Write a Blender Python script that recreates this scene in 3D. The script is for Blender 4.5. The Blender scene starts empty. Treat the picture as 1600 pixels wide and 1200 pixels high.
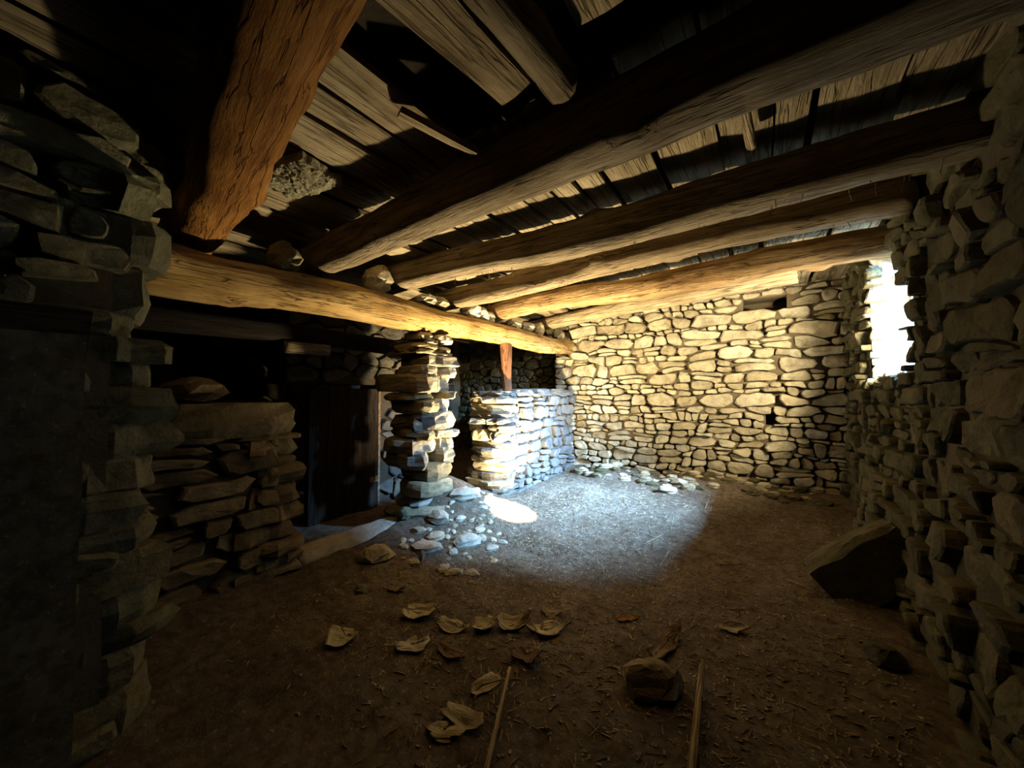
import bpy, math, random
from mathutils import Vector, Matrix, noise
R = random.Random(7)
PI = math.pi
S = bpy.context.scene
COL = S.collection
DIM = 1200

# ------------------------------------------------------------------ camera
cam_d = bpy.data.cameras.new('camera')
cam = bpy.data.objects.new('camera', cam_d); COL.objects.link(cam)
cam_d.sensor_fit = 'HORIZONTAL'; cam_d.sensor_width = 36.0
cam_d.lens = 36.0 * 572.0 / 1600.0
cam_d.clip_start = 0.02
YAW, PITCH, CH = math.radians(35.0), math.radians(1.7), 1.2
cam.location = (0, 0, CH)
cam.rotation_euler = (PI / 2 + PITCH, 0, YAW)
S.camera = cam

# ------------------------------------------------------------------ world, light, exposure
S.view_settings.view_transform = 'Standard'
S.view_settings.look = 'None'
S.view_settings.gamma = 1.0
S.view_settings.use_curve_mapping = False
S.view_settings.exposure = 0.0

w = bpy.data.worlds.new('world'); S.world = w; w.use_nodes = True
w.node_tree.nodes['Background'].inputs[0].default_value = (0.62, 0.78, 1.0, 1)
w.node_tree.nodes['Background'].inputs[1].default_value = 1.0

SUN_SPOT = Vector((-1.87, 2.86, 0.22))          # where the sunbeam lands on the floor

def aim(o, target):
    o.rotation_euler = (Vector(target) - o.location).to_track_quat('-Z', 'Y').to_euler()

def lamp(name, kind, loc, energy, colour, **kw):
    d = bpy.data.lights.new(name, kind); d.energy = energy; d.color = colour
    for k, v in kw.items(): setattr(d, k, v)
    o = bpy.data.objects.new(name, d); COL.objects.link(o); o.location = loc
    return o

# direct sun, a narrow beam that comes in through the window slit
sun = lamp('sunbeam', 'SPOT', (5.2, 4.46, 4.44), 200000, (1.0, 0.84, 0.55), spot_size=math.radians(2.6), spot_blend=0.25, shadow_soft_size=0.02)
aim(sun, SUN_SPOT)
# skylight in front of the window slit
sky = lamp('window_skylight', 'AREA', (2.5, 3.44, 2.75), 5200, (0.27, 0.55, 1.0), shape='RECTANGLE', size=0.85, size_y=0.8)
aim(sky, (-1.8, 3.3, 0.3))
# added lamp standing in for warm light bounced up off the sunlit floor spot
glow = lamp('sunspot_fill', 'SPOT', SUN_SPOT + Vector((0.24, -0.05, 0.1)), 900, (1.0, 0.8, 0.47), spot_size=math.radians(162), spot_blend=1.0, shadow_soft_size=0.05)
aim(glow, glow.location + Vector((-0.32, 0.2, 1.0)))
# added lamp in the window recess, brightens the back wall like jamb bounce
sill = lamp('jamb_fill', 'SPOT', (0.88, 3.3, 1.66), 340, (1.0, 0.84, 0.55), spot_size=math.radians(120), spot_blend=1.0, shadow_soft_size=0.1)
aim(sill, (-1.1, 4.9, 1.75))
S.cycles.max_bounces = 6
S.cycles.diffuse_bounces = 1

# ------------------------------------------------------------------ materials
MATS = {}
def newmat(name):
    m = bpy.data.materials.new(name); m.use_nodes = True
    nt = m.node_tree; b = nt.nodes['Principled BSDF']
    b.inputs['Roughness'].default_value = 0.9
    b.inputs['Specular IOR Level'].default_value = 0.2
    MATS[name] = m
    return m, nt, b
def N(nt, t, **kw):
    n = nt.nodes.new(t)
    for k, v in kw.items(): setattr(n, k, v)
    return n
def ramp(nt, fac, stops):
    r = N(nt, 'ShaderNodeValToRGB'); e = r.color_ramp.elements
    while len(e) < len(stops): e.new(0.5)
    for k, (p, c) in enumerate(stops):
        e[k].position = p; e[k].color = (*c, 1)
    nt.links.new(fac, r.inputs['Fac']); return r.outputs['Color']
def mix(nt, mode, fac, a, b):
    m = N(nt, 'ShaderNodeMix', data_type='RGBA', blend_type=mode)
    L = nt.links
    if isinstance(fac, (int, float)): m.inputs[0].default_value = fac
    else: L.new(fac, m.inputs[0])
    for s, v in ((6, a), (7, b)):
        if isinstance(v, tuple): m.inputs[s].default_value = (*v, 1)
        else: L.new(v, m.inputs[s])
    return m.outputs[2]
def coords(nt, scale=(1, 1, 1), rnd=True):
    tc = N(nt, 'ShaderNodeTexCoord'); mp = N(nt, 'ShaderNodeMapping')
    mp.inputs['Scale'].default_value = scale
    nt.links.new(tc.outputs['Object'], mp.inputs['Vector'])
    if not rnd: return mp.outputs[0], None
    oi = N(nt, 'ShaderNodeObjectInfo'); ml = N(nt, 'ShaderNodeMath', operation='MULTIPLY'); ml.inputs[1].default_value = 37.0
    nt.links.new(oi.outputs['Random'], ml.inputs[0]); nt.links.new(ml.outputs[0], mp.inputs['Location'])
    return mp.outputs[0], oi.outputs['Random']
def nz(nt, vec, scale, detail=6, rough=0.6):
    n = N(nt, 'ShaderNodeTexNoise'); n.inputs['Scale'].default_value = scale
    n.inputs['Detail'].default_value = detail; n.inputs['Roughness'].default_value = rough
    nt.links.new(vec, n.inputs['Vector']); return n.outputs['Fac']
def bump(nt, b, h, strength, dist):
    bp = N(nt, 'ShaderNodeBump'); bp.inputs['Strength'].default_value = strength; bp.inputs['Distance'].default_value = dist
    nt.links.new(h, bp.inputs['Height']); nt.links.new(bp.outputs[0], b.inputs['Normal'])

def stone_mat(name, cols, bs=0.7, scale=1.0, zs=1.0):
    m, nt, b = newmat(name)
    v, rnd = coords(nt, (1, 1, zs))
    base = ramp(nt, rnd, [(i / (len(cols) - 1), c) for i, c in enumerate(cols)])
    f1 = nz(nt, v, 9 * scale, 8, 0.65)
    c = mix(nt, 'MULTIPLY', 0.8, base, ramp(nt, f1, [(0.3, (0.36, 0.33, 0.27)), (0.52, (0.92, 0.9, 0.85)), (0.72, (1.2, 1.17, 1.1))]))
    f2 = nz(nt, v, 3.2 * scale, 3, 0.5)
    c = mix(nt, 'MIX', ramp(nt, f2, [(0.52, (0, 0, 0)), (0.72, (0.55, 0.55, 0.55))]), c, (0.2, 0.15, 0.085))
    nt.links.new(c, b.inputs['Base Color'])
    hb = N(nt, 'ShaderNodeMath', operation='MULTIPLY_ADD'); hb.inputs[1].default_value = 2.2
    nt.links.new(nz(nt, v, 11 * scale, 8, 0.6), hb.inputs[0]); nt.links.new(nz(nt, v, 34 * scale, 10, 0.7), hb.inputs[2])
    bump(nt, b, hb.outputs[0], bs, 0.018)
    return m
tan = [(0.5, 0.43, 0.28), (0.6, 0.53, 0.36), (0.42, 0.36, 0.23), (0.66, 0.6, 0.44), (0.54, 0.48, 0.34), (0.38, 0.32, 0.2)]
stone_mat('stone_tan', tan)
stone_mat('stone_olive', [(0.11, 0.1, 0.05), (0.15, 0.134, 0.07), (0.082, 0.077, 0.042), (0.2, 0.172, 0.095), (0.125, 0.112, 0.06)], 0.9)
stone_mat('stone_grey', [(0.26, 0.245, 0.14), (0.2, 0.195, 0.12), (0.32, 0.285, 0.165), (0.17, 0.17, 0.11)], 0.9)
stone_mat('stone_pale', [(0.6, 0.55, 0.45), (0.5, 0.45, 0.36), (0.66, 0.62, 0.52), (0.45, 0.4, 0.3)])
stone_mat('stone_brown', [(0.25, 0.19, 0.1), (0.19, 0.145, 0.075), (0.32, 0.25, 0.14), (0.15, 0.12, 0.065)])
stone_mat('bed_tan', [(0.5, 0.43, 0.28), (0.42, 0.35, 0.2), (0.58, 0.51, 0.36), (0.36, 0.29, 0.16)], 1.0, 1.0, 3.5)
stone_mat('bed_pale', [(0.46, 0.42, 0.34), (0.36, 0.33, 0.27), (0.54, 0.5, 0.42)], 1.0, 1.0, 3.5)
stone_mat('bed_slate', [(0.22, 0.205, 0.175), (0.17, 0.155, 0.13), (0.27, 0.25, 0.21)], 1.0, 1.0, 3.5)
stone_mat('stone_slate', [(0.17, 0.168, 0.16), (0.13, 0.128, 0.12), (0.21, 0.205, 0.19), (0.155, 0.15, 0.135)])
stone_mat('stone_shaded', [(0.07, 0.065, 0.055), (0.05, 0.047, 0.04), (0.09, 0.08, 0.065)], 0.9)  # darkened stone: the shade of the unlit back room is put into the colour
stone_mat('granular', [(0.4, 0.38, 0.26), (0.42, 0.4, 0.28)], 1.0, 3.0)
stone_mat('plaster', [(0.72, 0.68, 0.58), (0.76, 0.72, 0.62)], 0.8)

def earth(name, c1, c2, c3, bs=1.0, speck=True):
    m, nt, b = newmat(name)
    v, _ = coords(nt, rnd=False)
    f = nz(nt, v, 2.2, 8, 0.65)
    c = ramp(nt, f, [(0.3, c1), (0.52, c2), (0.75, c3)])
    if speck:
        g = nz(nt, v, 55, 3, 0.6)
        c = mix(nt, 'MIX', ramp(nt, g, [(0.62, (0, 0, 0)), (0.7, (0.7, 0.7, 0.7))]), c, (0.5, 0.4, 0.26))
        g2 = nz(nt, v, 23, 4, 0.6)
        c = mix(nt, 'MULTIPLY', 0.8, c, ramp(nt, g2, [(0.35, (0.4, 0.36, 0.3)), (0.6, (1, 1, 1))]))
    nt.links.new(c, b.inputs['Base Color'])
    bump(nt, b, nz(nt, v, 40, 10, 0.75), bs, 0.02)
    return m
earth('dirt', (0.115, 0.082, 0.052), (0.19, 0.147, 0.102), (0.29, 0.235, 0.175))
earth('mortar', (0.12, 0.09, 0.05), (0.2, 0.155, 0.09), (0.28, 0.22, 0.14), speck=False)
earth('mortar_pale', (0.06, 0.053, 0.027), (0.1, 0.088, 0.048), (0.15, 0.13, 0.073), speck=False)
earth('panel_grey', (0.11, 0.098, 0.065), (0.2, 0.18, 0.12), (0.32, 0.28, 0.19), 0.6)
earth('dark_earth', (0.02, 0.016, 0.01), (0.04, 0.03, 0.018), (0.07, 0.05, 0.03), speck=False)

def wood(name, c1, c2, c3, bs=0.8, across=1.0):
    m, nt, b = newmat(name)
    v, rnd = coords(nt, (1.2, 16 * across, 16 * across))
    f = nz(nt, v, 1.6, 9, 0.68)
    c = ramp(nt, f, [(0.28, c1), (0.5, c2), (0.72, c3)])
    v2, _ = coords(nt, (1, 1, 1))
    f2 = nz(nt, v2, 3.5, 5, 0.6)
    c = mix(nt, 'MULTIPLY', 0.75, c, ramp(nt, f2, [(0.3, (0.45, 0.4, 0.34)), (0.6, (1, 1, 1))]))
    c = mix(nt, 'MULTIPLY', 0.6, c, ramp(nt, rnd, [(0, (0.6, 0.58, 0.55)), (0.5, (1, 1, 1)), (1, (0.8, 0.72, 0.62))]))
    v3, _ = coords(nt, (0.5, 9 * across, 9 * across))
    cr = ramp(nt, nz(nt, v3, 2.3, 4, 0.5), [(0.0, (1, 1, 1)), (0.475, (1, 1, 1)), (0.5, (0.16, 0.13, 0.1)), (0.525, (1, 1, 1)), (1.0, (1, 1, 1))])
    c = mix(nt, 'MULTIPLY', 0.7, c, cr)
    nt.links.new(c, b.inputs['Base Color'])
    v4, _ = coords(nt, (6, 16, 16))
    h1 = N(nt, 'ShaderNodeMath', operation='MULTIPLY_ADD'); h1.inputs[1].default_value = 0.8
    nt.links.new(nz(nt, v4, 2.0, 8, 0.7), h1.inputs[0]); nt.links.new(f, h1.inputs[2])
    h2 = N(nt, 'ShaderNodeMath', operation='MULTIPLY_ADD'); h2.inputs[1].default_value = 0.5
    nt.links.new(cr, h2.inputs[0]); nt.links.new(h1.outputs[0], h2.inputs[2])
    bump(nt, b, h2.outputs[0], bs, 0.035)
    return m
wood('wood_orange', (0.2, 0.075, 0.014), (0.43, 0.19, 0.04), (0.58, 0.29, 0.075))
wood('wood_girder', (0.34, 0.19, 0.05), (0.62, 0.41, 0.15), (0.74, 0.54, 0.26))
wood('wood_amber', (0.26, 0.13, 0.045), (0.5, 0.32, 0.14), (0.62, 0.45, 0.24))
wood('wood_drab', (0.06, 0.055, 0.038), (0.12, 0.108, 0.075), (0.18, 0.16, 0.11))  # dull dark grey-brown wood
wood('wood_grey', (0.17, 0.125, 0.07), (0.36, 0.28, 0.17), (0.5, 0.41, 0.27))
wood('wood_brown', (0.13, 0.08, 0.04), (0.28, 0.18, 0.09), (0.4, 0.28, 0.16))
wood('wood_plank', (0.22, 0.17, 0.1), (0.42, 0.34, 0.21), (0.52, 0.44, 0.3))
wood('wood_pale', (0.36, 0.26, 0.13), (0.58, 0.46, 0.27), (0.68, 0.56, 0.36))
wood('wood_red', (0.18, 0.07, 0.03), (0.32, 0.14, 0.06), (0.42, 0.2, 0.09))
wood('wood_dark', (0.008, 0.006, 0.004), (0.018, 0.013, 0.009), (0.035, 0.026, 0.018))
wood('leaf_dry', (0.42, 0.35, 0.2), (0.66, 0.57, 0.37), (0.8, 0.72, 0.52), across=0.4)
wood('straw', (0.36, 0.27, 0.13), (0.56, 0.45, 0.26), (0.7, 0.6, 0.4))
wood('leaf_yellow', (0.4, 0.22, 0.03), (0.62, 0.38, 0.06), (0.7, 0.5, 0.12), across=0.4)

# ------------------------------------------------------------------ helpers
def mesh(name, verts, faces, mat, smooth=False):
    me = bpy.data.meshes.new(name)
    me.from_pydata([tuple(v) for v in verts], [], faces); me.update()
    if mat: me.materials.append(MATS[mat])
    if smooth: me.polygons.foreach_set('use_smooth', [True] * len(me.polygons))
    return me
def obj(name, me, parent=None, loc=(0, 0, 0), rot=None):
    o = bpy.data.objects.new(name, me); COL.objects.link(o)
    if rot is None: o.location = loc
    else: o.matrix_basis = Matrix.Translation(loc) @ rot.to_4x4()
    if parent:
        o.parent = parent
        M = parent.matrix_basis.copy()
        if parent.parent: M = parent.parent.matrix_basis @ parent.matrix_parent_inverse @ M if False else M
        o.matrix_parent_inverse = M.inverted()
    return o
def thing(name, label, cat, loc=(0, 0, 0), group=None, me=None, rot=None):
    o = obj(name, me, None, loc, rot); tag(o, label, cat, group); return o
def tag(o, label, cat, group=None):
    o['label'] = label; o['category'] = cat
    if group: o['group'] = group
def struct(name, me, loc=(0, 0, 0)):
    o = obj(name, me, None, loc); o['kind'] = 'structure'; return o
def nzv(x, y, z): return noise.noise(Vector((x, y, z)))
def sstep(a, b, x):
    t = max(0.0, min(1.0, (x - a) / (b - a))); return t * t * (3 - 2 * t)

def fz(x, y):
    """height of the dirt floor"""
    z = 0.17 * sstep(2.2, 4.4, y) + 0.1 * sstep(-1.7, -2.5, x) * (1 - sstep(2.2, 4.4, y))
    dx, dy = x + 2.5, y - 2.45
    z += 0.34 * math.exp(-(dx * dx / 0.14 + dy * dy / 0.17))
    dx, dy = x + 1.95, y - 2.95
    z += 0.05 * math.exp(-(dx * dx / 0.1 + dy * dy / 0.06))
    z += 0.1 * math.exp(-((y - 4.75) / 0.3) ** 2) * (0.6 + 0.6 * nzv(x * 2, 3, 1))
    z += 0.05 * nzv(x * 1.1, y * 1.1, 5.0) + 0.02 * nzv(x * 4, y * 4, 9.0) + 0.012 * nzv(x * 13, y * 13, 2.0)
    return z

def clip(poly, nx, ny, d):
    out = []
    n = len(poly)
    for i in range(n):
        a, b = poly[i], poly[(i + 1) % n]
        da, db = a[0] * nx + a[1] * ny - d, b[0] * nx + b[1] * ny - d
        if da <= 0: out.append(a)
        if (da < 0) != (db < 0) and da != db:
            t = da / (da - db); out.append((a[0] + t * (b[0] - a[0]), a[1] + t * (b[1] - a[1])))
    return out
def area(p): return 0.5 * abs(sum(p[i][0] * p[(i + 1) % len(p)][1] - p[(i + 1) % len(p)][0] * p[i][1] for i in range(len(p))))

def voronoi(seeds, rect, k, gap):
    """cells of the seeds in a metric where v is stretched by k; each shrunk by gap"""
    u0, u1, v0, v1 = rect
    cells = []
    grid = {}
    cs = 0.35
    for i, s in enumerate(seeds): grid.setdefault((int(s[0] // cs), int(s[1] * k // cs)), []).append(i)
    for i, s in enumerate(seeds):
        if s[2]: cells.append(None); continue
        p = [(u0, v0 * k), (u1, v0 * k), (u1, v1 * k), (u0, v1 * k)]
        g = (int(s[0] // cs), int(s[1] * k // cs))
        nb = [j for a in (-2, -1, 0, 1, 2) for b in (-2, -1, 0, 1, 2) for j in grid.get((g[0] + a, g[1] + b), ()) if j != i]
        nb.sort(key=lambda j: (seeds[j][0] - s[0]) ** 2 + ((seeds[j][1] - s[1]) * k) ** 2)
        for j in nb[:26]:
            dx, dy = seeds[j][0] - s[0], (seeds[j][1] - s[1]) * k
            L = math.hypot(dx, dy)
            if L < 1e-6: continue
            nx, ny = dx / L, dy / L
            d = (s[0] + seeds[j][0]) / 2 * nx + (s[1] + seeds[j][1]) * k / 2 * ny - gap * (0.5 + R.random()) * (1 + abs(ny) * (k - 1)) / 2
            p = clip(p, nx, ny, d)
            if len(p) < 3: break
        cells.append([(a, b / k) for a, b in p] if len(p) >= 3 else None)
    return cells

def course_seeds(rect, hmin, hmax, amin, amax, jit=0.3, hole=None, wmax=0.5):
    u0, u1, v0, v1 = rect
    seeds = []
    v = v0
    while v < v1:
        h = R.uniform(hmin, hmax)
        u = u0 - R.uniform(0, 0.15)
        while u < u1:
            wd = min(wmax, h * R.uniform(amin, amax))
            cu, cv = u + wd / 2, v + h / 2 + R.uniform(-jit, jit) * h + 0.025 * math.sin(3.1 * u + v * 5)
            if u0 < cu < u1 and v0 < cv < v1:
                hl = bool(hole and hole(cu, cv))
                if not hl: seeds.append((cu, cv, False))
                if R.random() < 0.12: seeds.append((cu + wd * 0.4, cv + h * 0.5, bool(hole and hole(cu + wd * .4, cv + h * .5))))
            u += wd
        v += h
    if hole:
        uu = u0
        while uu < u1:
            vv = v0
            while vv < v1:
                if hole(uu, vv): seeds.append((uu + R.uniform(-.01, .01), vv + R.uniform(-.01, .01), True))
                vv += 0.05
            uu += 0.06
    return seeds

def coursed(rect, hmin, hmax, amin, amax, gap, hole=None, wmax=0.5, wav=0.35):
    """irregular courses of flat stones, some courses of two thin stones, joints wavy and slanted"""
    u0, u1, v0, v1 = rect
    rows = [v0]
    while rows[-1] < v1: rows.append(rows[-1] + R.uniform(hmin, hmax))
    hm = (hmin + hmax) / 2
    def bnd(i, u): return rows[i] + wav * hm * (nzv(u * 3.3, i * 7.7, 1.5) + 0.5 * nzv(u * 9, i * 3.1, 6.5))
    cells = []
    for i in range(len(rows) - 1):
        h = rows[i + 1] - rows[i]
        u = u0 - R.uniform(0, 0.2); sl = 0
        while u < u1:
            wd = max(0.05, min(wmax, h * R.uniform(amin, amax) ** 1.0))
            sl2 = R.uniform(-0.45, 0.45) * h
            a, b = u, u + wd
            def col(t, f):
                uu = a + (b - a) * t
                lo, hi = bnd(i, uu), bnd(i + 1, uu)
                vv = lo + (hi - lo) * f
                return (uu + (sl * (1 - t) + sl2 * t) * (f - 0.5), vv)
            splits = [(0, 1)]
            q = R.random()
            if h > 0.085 and q < 0.22: m_ = R.uniform(0.35, 0.65); splits = [(0, m_), (m_, 1)]
            for (f0, f1) in splits:
                lens0, lens1 = R.uniform(0.02, 0.46), R.uniform(0.02, 0.46)
                p = []
                for t in (0, 0.15, 0.4, 0.65, 0.87, 1): 
                    e = lens0 if t == 0 else lens1 if t == 1 else 0
                    p.append(col(t, f0 + (f1 - f0) * e))
                for t in (1, 0.85, 0.6, 0.35, 0.13, 0):
                    e = lens0 if t == 0 else lens1 if t == 1 else 0
                    p.append(col(t, f1 - (f1 - f0) * e))
                p = [(min(u1, max(u0, x)), min(v1, max(v0, y))) for x, y in p]
                cx = sum(x for x, y in p) / 12; cy = sum(y for x, y in p) / 12
                hw = (max(x for x, y in p) - min(x for x, y in p)) / 2; hh = (max(y for x, y in p) - min(y for x, y in p)) / 2
                if hw < 0.018 or hh < 0.012: continue
                if hole and hole(cx, cy): continue
                g = gap * R.uniform(0.6, 1.5)
                rt = R.uniform(-0.07, 0.07)
                p = [(cx + (x - cx) * max(0.3, 1 - g / hw) - rt * (y - cy), cy + (y - cy) * max(0.3, 1 - g / hh) + rt * min(0.1, max(-0.1, x - cx))) for x, y in p]
                cells.append(p)
            u = b; sl = sl2
    return cells

def outline(poly, n):
    """resample a polygon to n jittered points with softened corners"""
    m = len(poly)
    pts = []
    for i in range(m):
        a, b = poly[i], poly[(i + 1) % m]
        L = math.hypot(b[0] - a[0], b[1] - a[1])
        pts.append((a, b, L))
    per = sum(p[2] for p in pts)
    cx = sum(p[0] for p in poly) / m; cy = sum(p[1] for p in poly) / m
    out = []
    off = R.random() * per / n
    for q in range(n):
        t = (off + per * q / n + R.uniform(-0.25, 0.25) * per / n) % per
        for a, b, L in pts:
            if t <= L: break
            t -= L
        f = t / L if L else 0
        x, y = a[0] + (b[0] - a[0]) * f, a[1] + (b[1] - a[1]) * f
        s = R.uniform(0.9, 1.03)
        out.append((cx + (x - cx) * s, cy + (y - cy) * s))
    out.sort(key=lambda p: math.atan2(p[1] - cy, p[0] - cx))
    return out, cx, cy

def stone_geo(poly, proud, deep, n):
    """irregular stone in local (u, v, w): w points out of the wall"""
    ol, cx, cy = outline(poly, n)
    tu, tv = R.uniform(-0.22, 0.22), R.uniform(-0.28, 0.28)
    sd = R.random() * 90
    size = math.sqrt(area(poly))
    am = min(0.016, 0.1 * size)
    def tilt(x, y): return max(-0.4 * proud, min(0.5 * proud, tu * x + tv * y))
    vs = []
    for sc, hh, na in ((0.93, None, 0), (1.0, 0.35, 0.4), (0.965, 0.84, 0.7), (0.87, 1.0, 0.9), (0.48, 1.03, 1.0)):
        for x, y in ol:
            q = sc * (1 + 0.02 * R.uniform(-1, 1))
            a, b = (x - cx) * q, (y - cy) * q
            if hh is None: vs.append((a, b, -deep)); continue
            z = proud * hh + tilt(a, b) * hh + na * am * (nzv(a * 12 + sd, b * 16, sd) + 0.3 * nzv(a * 32, b * 32 + sd, sd))
            vs.append((a, b, z))
    vs.append((0, 0, proud * 1.04 + am * nzv(sd, 0, sd)))
    fs = []
    for r in range(4):
        for i in range(n):
            j = (i + 1) % n
            fs.append((r * n + i, r * n + j, (r + 1) * n + j, (r + 1) * n + i))
    for i in range(n): fs.append((4 * n + i, 4 * n + (i + 1) % n, 5 * n))
    return vs, fs, cx, cy

CAMP = Vector((0, 0, CH))
def stone_face(parent, org, U, V, seeds, rect, k, gap, proud, deep, mat, n=10, limit=300, bulge=None, skip=None, name='stone', smooth=False):
    """dry stone facing on a plane; every stone its own child of parent"""
    org, U, V = Vector(org), Vector(U).normalized(), Vector(V).normalized()
    W = U.cross(V)
    rot = Matrix((U, V, W)).transposed()
    items = []
    for c in (seeds if k is None else voronoi(seeds, rect, k, gap)):
        if not c or area(c) < 0.0006: continue
        cx = sum(p[0] for p in c) / len(c); cy = sum(p[1] for p in c) / len(c)
        if skip and skip(cx, cy): continue
        p = org + U * cx + V * cy
        items.append((area(c) / max(0.2, (p - CAMP).length) ** 2, c))
    items.sort(key=lambda t: -t[0])
    sv, sf = [], []
    for q, (_, c) in enumerate(items):
        pr = R.uniform(*proud)
        vs, fs, cx, cy = stone_geo(c, pr, deep, n)
        p = org + U * cx + V * cy + (W * bulge(cx, cy) if bulge else Vector((0, 0, 0)))
        if q < limit:
            obj(name, mesh(name, vs, fs, mat, smooth), parent, p, rot)
        else:
            b = len(sv)
            sv += [p + rot @ Vector(v) for v in vs]; sf += [tuple(i + b for i in f) for f in fs]
    if sv:
        o = obj('small_stones', mesh('small_stones', sv, sf, mat), parent); o['kind'] = 'stuff'
    return len(items)

def box(x0, x1, y0, y1, z0, z1, mat, name='box'):
    v = [(x, y, z) for x in (x0, x1) for y in (y0, y1) for z in (z0, z1)]
    f = [(0, 1, 3, 2), (4, 6, 7, 5), (0, 4, 5, 1), (2, 3, 7, 6), (0, 2, 6, 4), (1, 5, 7, 3)]
    return mesh(name, v, f, mat)
def boxes(bl, mat, name):
    vs, fs = [], []
    for (x0, x1, y0, y1, z0, z1) in bl:
        b = len(vs)
        vs += [(x, y, z) for x in (x0, x1) for y in (y0, y1) for z in (z0, z1)]
        fs += [tuple(i + b for i in f) for f in ((0, 1, 3, 2), (4, 6, 7, 5), (0, 4, 5, 1), (2, 3, 7, 6), (0, 2, 6, 4), (1, 5, 7, 3))]
    return mesh(name, vs, fs, mat)

def slab_mesh(lx, ly, h, mat, n=17, jit=0.12, name='stone'):
    """flat irregular building stone, footprint lx by ly, height h, origin at centre of its underside"""
    pts = []
    sd = R.random() * 80
    for i in range(n):
        a = 2 * PI * (i + R.uniform(-0.25, 0.25)) / n
        c, s = math.cos(a), math.sin(a)
        r = 1.0 / (abs(c) ** 4 + abs(s) ** 4) ** 0.25 * (1 + jit * 1.3 * nzv(c * 1.7, s * 1.7, sd) + jit * R.uniform(-0.4, 0.3))
        pts.append((c * r * lx / 2, s * r * ly / 2))
    prof = R.choice((((0.0, 0.94), (0.12, 1.0), (0.55, 0.97), (0.85, 0.93), (1.0, 0.82)), ((0.0, 0.86), (0.2, 0.95), (0.6, 1.0), (0.9, 0.97), (1.0, 0.9)), ((0.0, 0.9), (0.3, 1.0), (0.5, 1.0), (0.75, 0.95), (1.0, 0.86))))
    vs = []
    for t, sc in prof:
        for x, y in pts:
            q = sc * (1 + 0.14 * nzv(x * 16 + sd, y * 16, t * 2.5) + 0.03 * R.uniform(-1, 1))
            vs.append((x * q, y * q, h * t + h * 0.12 * nzv(x * 9, y * 9 + sd, t) * (0 < t < 1)))
    m = len(prof) - 1
    fs = []
    for r in range(m):
        for i in range(n):
            j = (i + 1) % n; fs.append((r * n + i, r * n + j, (r + 1) * n + j, (r + 1) * n + i))
    e = (m + 1) * n
    vs.append((0, 0, 0)); vs.append((0, 0, h * R.uniform(0.98, 1.08)))
    for i in range(n):
        j = (i + 1) % n
        fs.append((j, i, e)); fs.append((m * n + i, m * n + j, e + 1))
    return mesh(name, vs, fs, mat)
def rotz(a): return Matrix.Rotation(a, 3, 'Z')
def rotxyz(x, y, z): return Matrix.Rotation(z, 3, 'Z') @ Matrix.Rotation(y, 3, 'Y') @ Matrix.Rotation(x, 3, 'X')

def rock_mesh(sx, sy, sz, mat, name='stone', seed=None, cuts=7, lat=6, lon=9):
    """angular rock; origin at the centre of its underside"""
    rr = random.Random(seed if seed is not None else R.random())
    planes = []
    for _ in range(cuts):
        d = Vector((rr.gauss(0, 1), rr.gauss(0, 1), rr.gauss(0, 1))).normalized(); planes.append((d, rr.uniform(0.62, 0.9)))
    vs, fs = [], []
    def pt(v):
        for d, h in planes:
            e = v.dot(d)
            if e > h: v = v - d * (e - h)
        v = v * (1 + 0.07 * rr.uniform(-1, 1))
        return v
    vs.append(pt(Vector((0, 0, -1))))
    for i in range(1, lat):
        th = PI * i / lat
        for j in range(lon):
            ph = 2 * PI * (j + 0.5 * (i % 2)) / lon
            vs.append(pt(Vector((math.sin(th) * math.cos(ph), math.sin(th) * math.sin(ph), -math.cos(th)))))
    vs.append(pt(Vector((0, 0, 1))))
    for j in range(lon):
        fs.append((0, 1 + (j + 1) % lon, 1 + j))
    for i in range(lat - 2):
        a, b = 1 + i * lon, 1 + (i + 1) * lon
        for j in range(lon):
            k = (j + 1) % lon
            fs.append((a + j, a + k, b + k, b + j))
    a = 1 + (lat - 2) * lon
    for j in range(lon): fs.append((a + j, a + (j + 1) % lon, len(vs) - 1))
    mz = min(v.z for v in vs)
    vs = [(v.x * sx / 2, v.y * sy / 2, (v.z - mz * 0.8) * sz / 2) for v in vs]
    return mesh(name, vs, fs, mat)

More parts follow.
